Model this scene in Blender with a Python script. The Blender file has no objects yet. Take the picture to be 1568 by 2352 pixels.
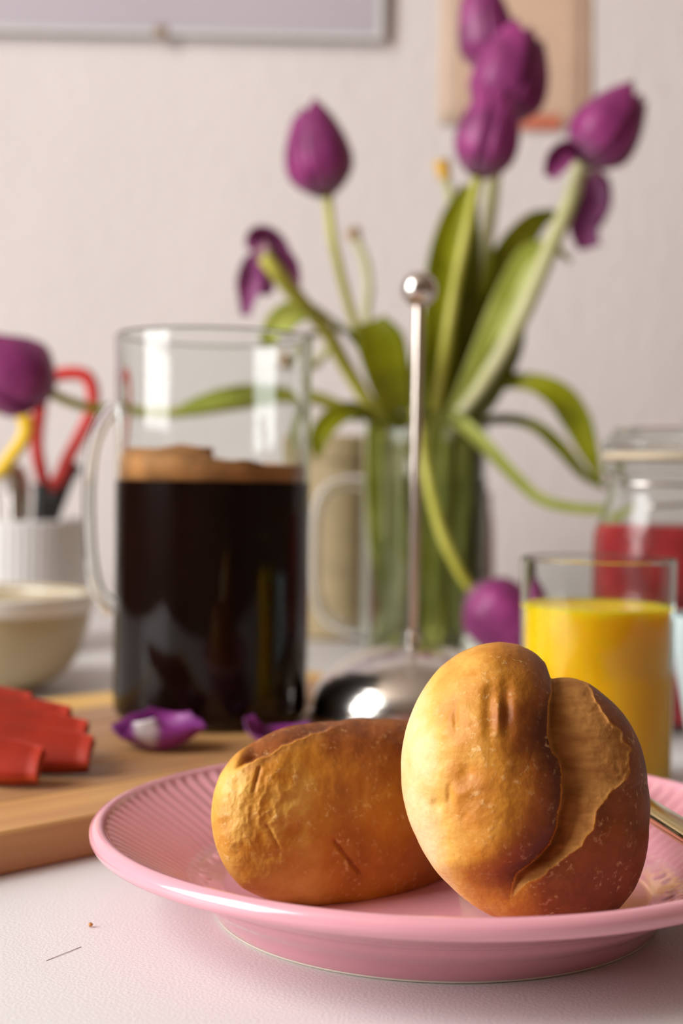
import bpy, math, random
import numpy as np
from mathutils import Vector, Matrix, noise
random.seed(7); rng = np.random.default_rng(7)
PI = math.pi
sc = bpy.context.scene

# ---------------------------------------------------------------- camera
W_, H_, F_ = 1568.0, 2352.0, 3267.0
CAM = Vector((0, 0, 0.151))
PITCH, ROLL = math.radians(1.4), math.radians(0.8)
fwd = Vector((0, math.cos(PITCH), -math.sin(PITCH)))
up0 = Vector((0, math.sin(PITCH), math.cos(PITCH)))
r0 = Vector((1, 0, 0))
cx = math.cos(ROLL) * r0 + math.sin(ROLL) * up0
cy = -math.sin(ROLL) * r0 + math.cos(ROLL) * up0
cam_d = bpy.data.cameras.new('camera')
cam = bpy.data.objects.new('camera', cam_d); sc.collection.objects.link(cam)
cam.matrix_world = Matrix((( cx.x, cy.x, -fwd.x, CAM.x), (cx.y, cy.y, -fwd.y, CAM.y), (cx.z, cy.z, -fwd.z, CAM.z), (0, 0, 0, 1)))
cam_d.sensor_fit = 'VERTICAL'; cam_d.sensor_height = 36.0; cam_d.lens = 36.0 * F_ / H_
cam_d.clip_start = 0.01
cam_d.dof.use_dof = True; cam_d.dof.focus_distance = 0.443; cam_d.dof.aperture_fstop = 6.9
sc.camera = cam

# ---------------------------------------------------------------- world, light, exposure
world = bpy.data.worlds.new('world'); sc.world = world; world.use_nodes = True
bg = world.node_tree.nodes['Background']; bg.inputs[0].default_value = (0.9, 0.95, 1.0, 1); bg.inputs[1].default_value = 0.4
def area(name, loc, target, sx, sy, power, col):
    l = bpy.data.lights.new(name, 'AREA'); l.shape = 'RECTANGLE'; l.size = sx; l.size_y = sy; l.energy = power; l.color = col
    o = bpy.data.objects.new(name, l); sc.collection.objects.link(o); o.location = loc
    d = Vector(target) - Vector(loc); o.rotation_euler = d.to_track_quat('-Z', 'Y').to_euler(); return o
WIN_Y0, WIN_Y1, WIN_Z0, WIN_Z1 = -0.62, 0.62, 0.16, 1.80
area('window_daylight', (-1.49, (WIN_Y0 + WIN_Y1) / 2, (WIN_Z0 + WIN_Z1) / 2), (0, (WIN_Y0 + WIN_Y1) / 2, (WIN_Z0 + WIN_Z1) / 2 - 0.3),
     WIN_Y1 - WIN_Y0, WIN_Z1 - WIN_Z0, 80, (1.0, 0.985, 0.97))
sc.view_settings.view_transform = 'Standard'; sc.view_settings.look = 'None'
sc.view_settings.gamma = 1.0; sc.view_settings.use_curve_mapping = False
sc.view_settings.exposure = 0.0
sc.cycles.max_bounces = 16; sc.cycles.transmission_bounces = 14; sc.cycles.transparent_max_bounces = 16; sc.cycles.diffuse_bounces = 5; sc.cycles.glossy_bounces = 8
sc.cycles.sample_clamp_indirect = 40.0; sc.cycles.blur_glossy = 0.5
sc.cycles.use_denoising = True

# ---------------------------------------------------------------- pixel <-> world helpers (real distances)
def ray(px, py):
    return fwd + cx * ((px - W_ / 2) / F_) - cy * ((py - H_ / 2) / F_)
def P(px, py, y):
    r = ray(px, py); return CAM + r * (y / r.y)
def PZ(px, py, z):
    r = ray(px, py); return CAM + r * ((z - CAM.z) / r.z)

# ---------------------------------------------------------------- materials
def new_mat(name):
    m = bpy.data.materials.new(name); m.use_nodes = True
    nt = m.node_tree; b = nt.nodes['Principled BSDF']; return m, nt, b
def N(nt, t, **kw):
    n = nt.nodes.new(t)
    for k, v in kw.items(): setattr(n, k, v)
    return n
def pmat(name, col, rough=0.5, metal=0.0, noise_amt=0.0, nscale=40, bump=0.0, bscale=200, trans=0.0, ior=1.45, coat=0.0, sss=0.0, stretch=None, spec=None, detail=4):
    m, nt, b = new_mat(name)
    b.inputs['Base Color'].default_value = (*col, 1); b.inputs['Roughness'].default_value = rough; b.inputs['Metallic'].default_value = metal
    b.inputs['Transmission Weight'].default_value = trans; b.inputs['IOR'].default_value = ior; b.inputs['Coat Weight'].default_value = coat
    if spec is not None: b.inputs['Specular IOR Level'].default_value = spec
    if sss:
        b.inputs['Subsurface Weight'].default_value = sss; b.inputs['Subsurface Radius'].default_value = (0.01, 0.006, 0.003); b.inputs['Subsurface Scale'].default_value = 0.6
    tc = N(nt, 'ShaderNodeTexCoord'); src = tc.outputs['Object']
    if stretch:
        mp = N(nt, 'ShaderNodeMapping'); mp.inputs['Scale'].default_value = stretch; nt.links.new(src, mp.inputs[0]); src = mp.outputs[0]
    if noise_amt:
        n = N(nt, 'ShaderNodeTexNoise'); n.inputs['Scale'].default_value = nscale; n.inputs['Detail'].default_value = detail; nt.links.new(src, n.inputs['Vector'])
        r = N(nt, 'ShaderNodeValToRGB')
        r.color_ramp.elements[0].position = 0.3; r.color_ramp.elements[1].position = 0.7
        r.color_ramp.elements[0].color = (*[c * (1 - noise_amt) for c in col], 1); r.color_ramp.elements[1].color = (*[min(1, c * (1 + noise_amt)) for c in col], 1)
        nt.links.new(n.outputs['Fac'], r.inputs[0]); nt.links.new(r.outputs[0], b.inputs['Base Color'])
    if bump:
        n = N(nt, 'ShaderNodeTexNoise'); n.inputs['Scale'].default_value = bscale; n.inputs['Detail'].default_value = 3; nt.links.new(src, n.inputs['Vector'])
        bp = N(nt, 'ShaderNodeBump'); bp.inputs['Strength'].default_value = bump; bp.inputs['Distance'].default_value = 0.002
        nt.links.new(n.outputs['Fac'], bp.inputs['Height']); nt.links.new(bp.outputs[0], b.inputs['Normal'])
    return m
def glass_mat(name, col=(1, 1, 1), rough=0.0, ior=1.36):
    m, nt, b = new_mat(name); nt.nodes.remove(b)
    g = N(nt, 'ShaderNodeBsdfGlass'); g.inputs['Color'].default_value = (*col, 1); g.inputs['Roughness'].default_value = rough; g.inputs['IOR'].default_value = ior
    nt.links.new(g.outputs[0], nt.nodes['Material Output'].inputs[0]); return m
def leafy(name, c0, c1, attr=None, transl=0.35, rough=0.45, base_span=(.02, .2), c_base=None):
    """thin plant tissue: coloured diffuse + light passing through; colour runs along attribute 'along' from c_base to the body colour"""
    m, nt, b = new_mat(name)
    tc = N(nt, 'ShaderNodeTexCoord'); n = N(nt, 'ShaderNodeTexNoise'); n.inputs['Scale'].default_value = 35; n.inputs['Detail'].default_value = 4
    nt.links.new(tc.outputs['Object'], n.inputs['Vector'])
    r = N(nt, 'ShaderNodeValToRGB'); r.color_ramp.elements[0].position = 0.32; r.color_ramp.elements[1].position = 0.68
    r.color_ramp.elements[0].color = (*c0, 1); r.color_ramp.elements[1].color = (*c1, 1); nt.links.new(n.outputs['Fac'], r.inputs[0])
    col = r.outputs[0]
    if c_base is not None:
        at = N(nt, 'ShaderNodeAttribute'); at.attribute_name = 'along'
        rr = N(nt, 'ShaderNodeValToRGB'); rr.color_ramp.elements[0].position = base_span[0]; rr.color_ramp.elements[1].position = base_span[1]
        nt.links.new(at.outputs['Fac'], rr.inputs[0])
        mx = N(nt, 'ShaderNodeMix', data_type='RGBA'); nt.links.new(rr.outputs[0], mx.inputs['Factor']); mx.inputs['A'].default_value = (*c_base, 1)
        nt.links.new(col, mx.inputs['B']); col = mx.outputs['Result']
    nt.links.new(col, b.inputs['Base Color']); b.inputs['Roughness'].default_value = rough
    t = N(nt, 'ShaderNodeBsdfTranslucent'); nt.links.new(col, t.inputs[0])
    ms = N(nt, 'ShaderNodeMixShader'); ms.inputs[0].default_value = transl
    nt.links.new(b.outputs[0], ms.inputs[1]); nt.links.new(t.outputs[0], ms.inputs[2]); nt.links.new(ms.outputs[0], nt.nodes['Material Output'].inputs[0])
    return m

M = {}
M['wall'] = pmat('woodchip_wallpaper', (0.78, 0.72, 0.70), 0.9, bump=1.0, bscale=95, stretch=(1, 1, 0.4), noise_amt=0.03, nscale=6)
M['room'] = pmat('room_plaster', (0.20, 0.125, 0.085), 0.9, noise_amt=0.05, nscale=3)
M['ceil'] = pmat('ceiling_paint', (0.46, 0.38, 0.31), 0.9, noise_amt=0.03, nscale=3)
M['floor'] = pmat('floor_wood', (0.26, 0.14, 0.07), 0.5, noise_amt=0.3, nscale=5, stretch=(1, 12, 1))
M['table'] = pmat('white_tabletop', (0.67, 0.65, 0.65), 0.42, bump=0.12, bscale=900, noise_amt=0.02, nscale=9)
M['table_leg'] = pmat('white_table_leg', (0.7, 0.69, 0.68), 0.5, noise_amt=0.02)
M['white_paint'] = pmat('white_gloss_paint', (0.8, 0.79, 0.77), 0.4, noise_amt=0.02)
M['plate'] = pmat('pink_glaze', (0.74, 0.34, 0.40), 0.16, noise_amt=0.05, nscale=25, coat=0.5, bump=0.03, bscale=60)
M['foot_clay'] = pmat('bare_clay', (0.80, 0.74, 0.62), 0.7, noise_amt=0.05)
M['glass'] = glass_mat('clear_glass', (0.975, 0.99, 0.985), ior=1.31)
M['water'] = glass_mat('water', (0.97, 0.99, 0.94), ior=1.333)
M['steel'] = pmat('polished_steel', (0.72, 0.68, 0.64), 0.19, 1.0, noise_amt=0.03, nscale=20)
M['steel_soft'] = pmat('brushed_steel', (0.72, 0.62, 0.55), 0.3, 1.0, noise_amt=0.04, nscale=60)
M['brass_steel'] = pmat('golden_cutlery_steel', (0.78, 0.60, 0.30), 0.16, 1.0, noise_amt=0.04, nscale=40)
M['coffee'] = pmat('black_coffee', (0.010, 0.0035, 0.0025), 0.2, noise_amt=0.2, nscale=20, spec=0.05)
M['foam'] = pmat('coffee_foam', (0.46, 0.20, 0.06), 0.75, noise_amt=0.4, nscale=45, bump=0.6, bscale=300)
M['juice'] = pmat('orange_juice', (1.0, 0.55, 0.008), 0.3, noise_amt=0.03, nscale=30, sss=1.0, spec=0.08)
M['juice'].node_tree.nodes['Principled BSDF'].inputs['Subsurface Scale'].default_value = 2.2
M['jam'] = pmat('red_jam', (0.42, 0.03, 0.035), 0.35, noise_amt=0.45, nscale=35, bump=0.5, bscale=80)
M['cream'] = pmat('shaded_bowl_glaze', (0.46, 0.37, 0.22), 0.35, noise_amt=0.03, nscale=12, coat=0.15)  # tan darkened to carry the shade on the bowl's body
M['ceramic'] = pmat('white_ceramic', (0.80, 0.77, 0.72), 0.2, noise_amt=0.02, nscale=12, coat=0.3)
M['pot'] = pmat('white_ribbed_ceramic', (0.80, 0.78, 0.77), 0.35, noise_amt=0.02, nscale=30)
M['red_plastic'] = pmat('red_plastic', (0.62, 0.025, 0.02), 0.35, noise_amt=0.05)
M['yellow_plastic'] = pmat('yellow_plastic', (0.86, 0.56, 0.01), 0.35, noise_amt=0.05)
M['black_plastic'] = pmat('black_plastic', (0.02, 0.018, 0.018), 0.4, noise_amt=0.1)
M['pale_blue'] = pmat('pale_blue_glaze', (0.62, 0.78, 0.80), 0.3, noise_amt=0.03)
M['rust'] = pmat('reddish_brown_glaze', (0.22, 0.06, 0.025), 0.35, noise_amt=0.25, nscale=30)
M['tan'] = pmat('tan_stoneware', (0.40, 0.31, 0.17), 0.6, noise_amt=0.12, nscale=40)
M['rubber'] = pmat('pale_seal_rubber', (0.72, 0.60, 0.42), 0.6, noise_amt=0.05)
M['print'] = pmat('lavender_print', (0.50, 0.45, 0.50), 0.55, noise_amt=0.03, nscale=4)
M['frame_edge'] = pmat('pale_hardboard', (0.72, 0.70, 0.70), 0.4, noise_amt=0.03)
M['clip'] = pmat('clip_metal', (0.50, 0.40, 0.30), 0.35, 1.0, noise_amt=0.05)
M['poster'] = pmat('peach_paper', (0.72, 0.50, 0.36), 0.8, noise_amt=0.09, nscale=9, stretch=(1, 1, 2))
M['poster_edge'] = pmat('tan_paper', (0.62, 0.42, 0.30), 0.8, noise_amt=0.05)
M['poster_light'] = pmat('light_peach_paper', (0.76, 0.58, 0.44), 0.8, noise_amt=0.05, nscale=12)
M['sticker'] = pmat('orange_red_paper', (0.66, 0.19, 0.11), 0.7, noise_amt=0.12, nscale=60)
M['crumb_mat'] = pmat('bread_crumb', (0.55, 0.25, 0.07), 0.8, noise_amt=0.2, nscale=400)
M['fibre'] = pmat('grey_fibre', (0.56, 0.52, 0.50), 0.8, noise_amt=0.1)
M['pepper'] = pmat('red_pepper_skin', (0.27, 0.018, 0.006), 0.55, noise_amt=0.25, nscale=40, spec=0.2, bump=0.2, bscale=90)
M['pepper_in'] = pmat('red_pepper_flesh', (0.33, 0.042, 0.012), 0.55, spec=0.2, noise_amt=0.2, nscale=60, bump=0.2, bscale=200)
M['petal'] = leafy('purple_petal', (0.22, 0.026, 0.13), (0.46, 0.065, 0.28), transl=0.3, rough=0.42, c_base=(0.34, 0.16, 0.26))
M['petal_dry'] = leafy('wilted_petal', (0.24, 0.05, 0.17), (0.40, 0.09, 0.28), transl=0.35, rough=0.5, c_base=(0.5, 0.33, 0.30))
M['petal_white'] = leafy('loose_petal', (0.17, 0.018, 0.16), (0.36, 0.05, 0.32), transl=0.3, rough=0.35, base_span=(.25, .42), c_base=(0.78, 0.72, 0.74))
M['stem'] = leafy('pale_stem', (0.50, 0.49, 0.05), (0.64, 0.61, 0.12), transl=0.2, rough=0.4)
M['stem_pale'] = leafy('bleached_stem', (0.58, 0.58, 0.26), (0.70, 0.68, 0.40), transl=0.25, rough=0.45)
M['leaf'] = leafy('tulip_leaf', (0.25, 0.27, 0.003), (0.40, 0.41, 0.012), transl=0.4, rough=0.35)
M['leaf_light'] = leafy('light_tulip_leaf', (0.40, 0.44, 0.05), (0.56, 0.60, 0.14), transl=0.4, rough=0.4)
M['leaf_dark'] = leafy('dark_tulip_leaf', (0.13, 0.15, 0.004), (0.23, 0.24, 0.010), transl=0.35, rough=0.35)
M['pistil'] = pmat('yellow_pistil', (0.72, 0.42, 0.06), 0.6, noise_amt=0.15, nscale=120)
M['pistil_dry'] = pmat('dry_pistil', (0.50, 0.34, 0.20), 0.7, noise_amt=0.15, nscale=120)

def wood_mat(ca, cb_):
    m, nt, b = new_mat('beech_board')
    tc = N(nt, 'ShaderNodeTexCoord'); mp = N(nt, 'ShaderNodeMapping'); mp.inputs['Scale'].default_value = (2.2, 34, 34)
    nt.links.new(tc.outputs['Object'], mp.inputs[0])
    n = N(nt, 'ShaderNodeTexNoise'); n.inputs['Scale'].default_value = 2.0; n.inputs['Detail'].default_value = 6; nt.links.new(mp.outputs[0], n.inputs['Vector'])
    r = N(nt, 'ShaderNodeValToRGB'); r.color_ramp.elements[0].position = 0.3; r.color_ramp.elements[1].position = 0.72
    r.color_ramp.elements[0].color = (*ca, 1); r.color_ramp.elements[1].color = (*cb_, 1)
    nt.links.new(n.outputs['Fac'], r.inputs[0]); nt.links.new(r.outputs[0], b.inputs['Base Color']); b.inputs['Roughness'].default_value = 0.5
    return m
WOODS = [wood_mat(*w) for w in (((0.44, 0.21, 0.08), (0.66, 0.37, 0.12)), ((0.34, 0.165, 0.075), (0.58, 0.32, 0.12)), ((0.42, 0.21, 0.09), (0.62, 0.35, 0.12)),
         ((0.34, 0.17, 0.08), (0.52, 0.28, 0.12)), ((0.30, 0.155, 0.08), (0.46, 0.25, 0.12)), ((0.60, 0.34, 0.09), (0.78, 0.48, 0.14)))]

def bread_mat():
    m, nt, b = new_mat('bread_crust')
    tc = N(nt, 'ShaderNodeTexCoord')
    at = N(nt, 'ShaderNodeAttribute'); at.attribute_name = 'brown'
    cr = N(nt, 'ShaderNodeAttribute'); cr.attribute_name = 'crumb'
    n1 = N(nt, 'ShaderNodeTexNoise'); n1.inputs['Scale'].default_value = 55; n1.inputs['Detail'].default_value = 6; n1.inputs['Roughness'].default_value = 0.6
    nt.links.new(tc.outputs['Object'], n1.inputs['Vector'])
    ad = N(nt, 'ShaderNodeMath', operation='MULTIPLY_ADD'); nt.links.new(n1.outputs['Fac'], ad.inputs[0]); ad.inputs[1].default_value = 0.64
    sb = N(nt, 'ShaderNodeMath', operation='SUBTRACT'); nt.links.new(at.outputs['Fac'], sb.inputs[0]); sb.inputs[1].default_value = 0.30
    nt.links.new(sb.outputs[0], ad.inputs[2])
    r = N(nt, 'ShaderNodeValToRGB'); e = r.color_ramp.elements
    e[0].position = 0.0; e[0].color = (0.80, 0.60, 0.33, 1); e[1].position = 1.0; e[1].color = (0.11, 0.027, 0.007, 1)
    for p, c in ((0.26, (0.66, 0.37, 0.075, 1)), (0.46, (0.50, 0.195, 0.018, 1)), (0.72, (0.29, 0.080, 0.010, 1))):
        q = e.new(p); q.color = c
    nt.links.new(ad.outputs[0], r.inputs[0])
    # small pale flakes and blisters
    v = N(nt, 'ShaderNodeTexNoise'); v.inputs['Scale'].default_value = 520; v.inputs['Detail'].default_value = 2; nt.links.new(tc.outputs['Object'], v.inputs['Vector'])
    n3 = N(nt, 'ShaderNodeTexNoise'); n3.inputs['Scale'].default_value = 120; n3.inputs['Detail'].default_value = 3; nt.links.new(tc.outputs['Object'], n3.inputs['Vector'])
    mu = N(nt, 'ShaderNodeMapRange'); mu.inputs['From Min'].default_value = 0.56; mu.inputs['From Max'].default_value = 0.70; nt.links.new(v.outputs['Fac'], mu.inputs['Value'])
    mr = N(nt, 'ShaderNodeMapRange'); mr.inputs['From Min'].default_value = 0.46; mr.inputs['From Max'].default_value = 0.66; nt.links.new(n3.outputs['Fac'], mr.inputs['Value'])
    mm = N(nt, 'ShaderNodeMath', operation='MULTIPLY'); nt.links.new(mu.outputs[0], mm.inputs[0]); nt.links.new(mr.outputs[0], mm.inputs[1])
    m2 = N(nt, 'ShaderNodeMath', operation='MULTIPLY'); nt.links.new(mm.outputs[0], m2.inputs[0]); m2.inputs[1].default_value = 0.5
    mx = N(nt, 'ShaderNodeMix', data_type='RGBA'); nt.links.new(m2.outputs[0], mx.inputs['Factor']); nt.links.new(r.outputs[0], mx.inputs['A']); mx.inputs['B'].default_value = (0.80, 0.54, 0.24, 1)
    # torn crumb
    n2 = N(nt, 'ShaderNodeTexNoise'); n2.inputs['Scale'].default_value = 230; n2.inputs['Detail'].default_value = 5
    mp = N(nt, 'ShaderNodeMapping'); mp.inputs['Scale'].default_value = (0.35, 1, 1.8); nt.links.new(tc.outputs['Object'], mp.inputs[0]); nt.links.new(mp.outputs[0], n2.inputs['Vector'])
    r2 = N(nt, 'ShaderNodeValToRGB'); r2.color_ramp.elements[0].position = 0.3; r2.color_ramp.elements[1].position = 0.7
    r2.color_ramp.elements[0].color = (0.31, 0.120, 0.024, 1); r2.color_ramp.elements[1].color = (0.47, 0.215, 0.052, 1); nt.links.new(n2.outputs['Fac'], r2.inputs[0])
    m3 = N(nt, 'ShaderNodeMix', data_type='RGBA'); nt.links.new(cr.outputs['Fac'], m3.inputs['Factor']); nt.links.new(mx.outputs['Result'], m3.inputs['A']); nt.links.new(r2.outputs[0], m3.inputs['B'])
    nt.links.new(m3.outputs['Result'], b.inputs['Base Color'])
    # relief
    nb = N(nt, 'ShaderNodeTexNoise'); nb.inputs['Scale'].default_value = 620; nb.inputs['Detail'].default_value = 4; nt.links.new(tc.outputs['Object'], nb.inputs['Vector'])
    hs = N(nt, 'ShaderNodeMath', operation='MULTIPLY_ADD'); nt.links.new(m2.outputs[0], hs.inputs[0]); hs.inputs[1].default_value = 0.9; nt.links.new(nb.outputs['Fac'], hs.inputs[2])
    cw = N(nt, 'ShaderNodeMath', operation='MULTIPLY'); nt.links.new(n2.outputs['Fac'], cw.inputs[0]); cw.inputs[1].default_value = 0.55
    h2 = N(nt, 'ShaderNodeMath', operation='MULTIPLY_ADD'); nt.links.new(cw.outputs[0], h2.inputs[0]); nt.links.new(cr.outputs['Fac'], h2.inputs[1]); nt.links.new(hs.outputs[0], h2.inputs[2])
    bp = N(nt, 'ShaderNodeBump'); bp.inputs['Strength'].default_value = 0.3; bp.inputs['Distance'].default_value = 0.0008
    nt.links.new(h2.outputs[0], bp.inputs['Height']); nt.links.new(bp.outputs[0], b.inputs['Normal'])
    ro = N(nt, 'ShaderNodeMapRange'); ro.inputs['To Min'].default_value = 0.52; ro.inputs['To Max'].default_value = 0.85; nt.links.new(cr.outputs['Fac'], ro.inputs['Value'])
    nt.links.new(ro.outputs[0], b.inputs['Roughness'])
    b.inputs['Specular IOR Level'].default_value = 0.3
    return m
M['bread'] = bread_mat()

# ---------------------------------------------------------------- object helpers
def wloc(o):
    v = Vector((0, 0, 0))
    while o is not None: v += o.location; o = o.parent
    return v
def thing(name, label, cat, loc, group=None):
    o = bpy.data.objects.new(name, None); sc.collection.objects.link(o); o.location = loc; o.empty_display_size = 0.02
    return tag(o, label, cat, group)
def tag(o, label, cat, group=None):
    o['label'] = label; o['category'] = cat
    if group: o['group'] = group
    return o
def obj(name, verts, faces, mat, parent=None, base=None, smooth=True, solid=0.0, attrs=None, label=None):
    """one mesh object from world-space vertices; base = its origin when it is a thing of its own"""
    V = np.asarray(verts, float).reshape(-1, 3)
    off = wloc(parent) if parent is not None else Vector(base if base is not None else (0, 0, 0))
    V = V - np.array(off)
    me = bpy.data.meshes.new(name); me.from_pydata(V.tolist(), [], [tuple(int(i) for i in f) for f in faces]); me.update()
    if smooth: me.polygons.foreach_set('use_smooth', [True] * len(me.polygons))
    for k, a in (attrs or {}).items():
        at = me.attributes.new(k, 'FLOAT', 'POINT'); at.data.foreach_set('value', np.asarray(a, np.float32))
    for mm in (mat if isinstance(mat, (list, tuple)) else [mat]): me.materials.append(mm)
    o = bpy.data.objects.new(name, me); sc.collection.objects.link(o)
    if parent is not None: o.parent = parent
    else: o.location = off
    if solid:
        s = o.modifiers.new('thickness', 'SOLIDIFY'); s.thickness = solid; s.offset = 0
    if label: o['label'] = label
    return o
def grid_faces(n, m, wrap_m=True):
    f = []
    mm = m if wrap_m else m - 1
    for i in range(n - 1):
        for j in range(mm):
            j2 = (j + 1) % m; f.append((i * m + j, i * m + j2, (i + 1) * m + j2, (i + 1) * m + j))
    return f
def lathe(prof, c, seg=64, mod=None):
    """profile [(r,z)...] around vertical axis at c; ends at r=0 closed; long spans get support loops so shading stays crisp"""
    if mod is None:
        q = [prof[0]]
        for (ra, za), (rb, zb) in zip(prof[:-1], prof[1:]):
            d = math.hypot(rb - ra, zb - za)
            if d > .0035:
                for e in (.0006 / d, 1 - .0006 / d): q.append((ra + (rb - ra) * e, za + (zb - za) * e))
            q.append((rb, zb))
        prof = q
    a = np.linspace(0, 2 * PI, seg, endpoint=False); V = []
    for k, (r, z) in enumerate(prof):
        rr = np.full(seg, max(r, 1e-5)); zz = np.full(seg, z)
        if mod is not None: rr, zz = mod(k, a, rr, zz)
        V.append(np.stack([c[0] + rr * np.cos(a), c[1] + rr * np.sin(a), c[2] + zz], 1))
    return np.concatenate(V), grid_faces(len(prof), seg)
def smooth_path(pts, n):
    P_ = [np.array(p, float) for p in pts]; P_ = [2 * P_[0] - P_[1]] + P_ + [2 * P_[-1] - P_[-2]]
    k = len(P_) - 3; out = []
    for t in np.linspace(0, k - 1e-6, n):
        i = int(t); u = t - i; p0, p1, p2, p3 = P_[i:i + 4]
        out.append(0.5 * ((2 * p1) + (p2 - p0) * u + (2 * p0 - 5 * p1 + 4 * p2 - p3) * u * u + (3 * p1 - p0 - 3 * p2 + p3) * u ** 3))
    return np.array(out)
def tube(pts, rad, n=32, seg=12, flat=1.0, closed=False):
    C = smooth_path(pts, n) if not closed else np.array(pts, float); n = len(C)
    R = np.interp(np.linspace(0, 1, n), np.linspace(0, 1, len(rad)), rad) if hasattr(rad, '__len__') else np.full(n, rad)
    T = np.gradient(C, axis=0)
    if closed: T = np.roll(C, -1, 0) - np.roll(C, 1, 0)
    T /= np.linalg.norm(T, axis=1)[:, None] + 1e-12
    ref = np.array((0.13, -1.0, 0.21)); V = []
    a = np.linspace(0, 2 * PI, seg, endpoint=False)
    for i in range(n):
        A = np.cross(T[i], ref)
        if np.linalg.norm(A) < 0.05: A = np.cross(T[i], (1, 0, 0))
        A /= np.linalg.norm(A); B = np.cross(A, T[i]); ref = B
        V.append(C[i] + R[i] * (np.outer(np.cos(a), A) + flat * np.outer(np.sin(a), B)))
    F = grid_faces(n, seg)
    if closed: F += [((n - 1) * seg + j, (n - 1) * seg + (j + 1) % seg, (j + 1) % seg, j) for j in range(seg)]
    else: F += [tuple(range(seg))[::-1], tuple((n - 1) * seg + j for j in range(seg))]
    return np.concatenate(V), F
def ribbon(pts, hw, hint=(0, -1, 0.15), fold=0.35, n=28, m=9, twist=None, wav=0.0):
    """blade of leaf or petal along a path: half-widths hw, folded across by fold"""
    C = smooth_path(pts, n); t = np.linspace(0, 1, n)
    Wd = np.interp(t, np.linspace(0, 1, len(hw)), hw); Wd = np.convolve(np.pad(Wd, 2, 'edge'), np.ones(5) / 5, 'valid')
    T = np.gradient(C, axis=0); T /= np.linalg.norm(T, axis=1)[:, None] + 1e-12
    V = []; A = []
    for i in range(n):
        h = np.array(hint, float)
        if twist: 
            h = h + np.array(twist) * t[i]
        S = np.cross(T[i], h); S /= np.linalg.norm(S) + 1e-12; Nn = np.cross(S, T[i])
        for u in np.linspace(-1, 1, m):
            ph = wav * Wd[i] * math.sin(9 * t[i] + 2.2 * u)
            V.append(C[i] + S * u * Wd[i] + Nn * (fold * Wd[i] * (u * u) + ph)); A.append(t[i])
    return np.array(V), grid_faces(n, m, False), np.array(A)
def box(c, s, bev=0.0, rot=0.0):
    x, y, z = [q / 2 for q in s]; b = min(bev, x * .9, y * .9, z * .9)
    pts = []; F = []
    if b <= 0:
        pts = [(i * x, j * y, k * z) for i in (-1, 1) for j in (-1, 1) for k in (-1, 1)]
        F = [(0, 1, 3, 2), (4, 6, 7, 5), (0, 4, 5, 1), (2, 3, 7, 6), (0, 2, 6, 4), (1, 5, 7, 3)]
    else:
        loops = []
        for zz, ins in ((-z, b), (-z + b, 0), (z - b, 0), (z, b)):
            xx, yy = x - ins, y - ins
            loops.append([(xx - b, -yy, zz), (xx, -yy + b, zz), (xx, yy - b, zz), (xx - b, yy, zz), (-xx + b, yy, zz), (-xx, yy - b, zz), (-xx, -yy + b, zz), (-xx + b, -yy, zz)])
        pts = [p for l in loops for p in l]; F = grid_faces(4, 8) + [tuple(range(7, -1, -1)), tuple(range(24, 32))]
    V = np.array(pts, float); cr, sr = math.cos(rot), math.sin(rot)
    V = np.stack([V[:, 0] * cr - V[:, 1] * sr, V[:, 0] * sr + V[:, 1] * cr, V[:, 2]], 1) + np.array(c)
    return V, F
def join(*vf):
    V = []; F = []; o = 0
    for v, f in vf:
        V.append(v); F += [tuple(i + o for i in q) for q in f]; o += len(v)
    return np.concatenate(V), F
def ball(c, r, seg=24, n=14, sz=1.0):
    ph = np.linspace(0, PI, n); return lathe([(r * math.sin(p), -r * sz * math.cos(p)) for p in ph], c, seg)

# ================================================================ SETTING
X0, X1, Y0, Y1, Z0, Z1 = -1.4, 1.9, -1.9, 1.65, -0.74, 1.86
def struct(name, vf, mat, parent=None):
    o = obj(name, vf[0], vf[1], mat, parent=parent, base=np.mean(vf[0], 0) if parent is None else None, smooth=False)
    if parent is None: o['kind'] = 'structure'
    return o
t_ = 0.08
struct('floor', box(((X0 + X1) / 2, (Y0 + Y1) / 2, Z0 - t_ / 2), (X1 - X0 + .2, Y1 - Y0 + .2, t_)), M['floor'])
struct('ceiling', box(((X0 + X1) / 2, (Y0 + Y1) / 2, Z1 + t_ / 2), (X1 - X0 + .2, Y1 - Y0 + .2, t_)), M['ceil'])
struct('wall_back', box(((X0 + X1) / 2, Y1 + t_ / 2, (Z0 + Z1) / 2), (X1 - X0, t_, Z1 - Z0)), M['wall'])
struct('wall_front', box(((X0 + X1) / 2, Y0 - t_ / 2, (Z0 + Z1) / 2), (X1 - X0, t_, Z1 - Z0)), M['room'])
struct('wall_right', box((X1 + t_ / 2, (Y0 + Y1) / 2, (Z0 + Z1) / 2), (t_, Y1 - Y0, Z1 - Z0)), M['room'])
def wb(y0, y1, z0, z1): return box((X0 - t_ / 2, (y0 + y1) / 2, (z0 + z1) / 2), (t_, y1 - y0, z1 - z0))
struct('wall_left', join(wb(Y0, WIN_Y0, Z0, Z1), wb(WIN_Y1, Y1, Z0, Z1), wb(WIN_Y0, WIN_Y1, Z0, WIN_Z0), wb(WIN_Y0, WIN_Y1, WIN_Z1, Z1)), M['room'])
fw = 0.05
def fb(y0, y1, z0, z1): return box((X0 - .03, (y0 + y1) / 2, (z0 + z1) / 2), (.05, y1 - y0, z1 - z0), .004)
struct('window_1', join(fb(WIN_Y0, WIN_Y0 + fw, WIN_Z0, WIN_Z1), fb(WIN_Y1 - fw, WIN_Y1, WIN_Z0, WIN_Z1), fb(WIN_Y0 + fw, WIN_Y1 - fw, WIN_Z0, WIN_Z0 + fw), fb(WIN_Y0 + fw, WIN_Y1 - fw, WIN_Z1 - fw, WIN_Z1)), M['white_paint'])

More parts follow.
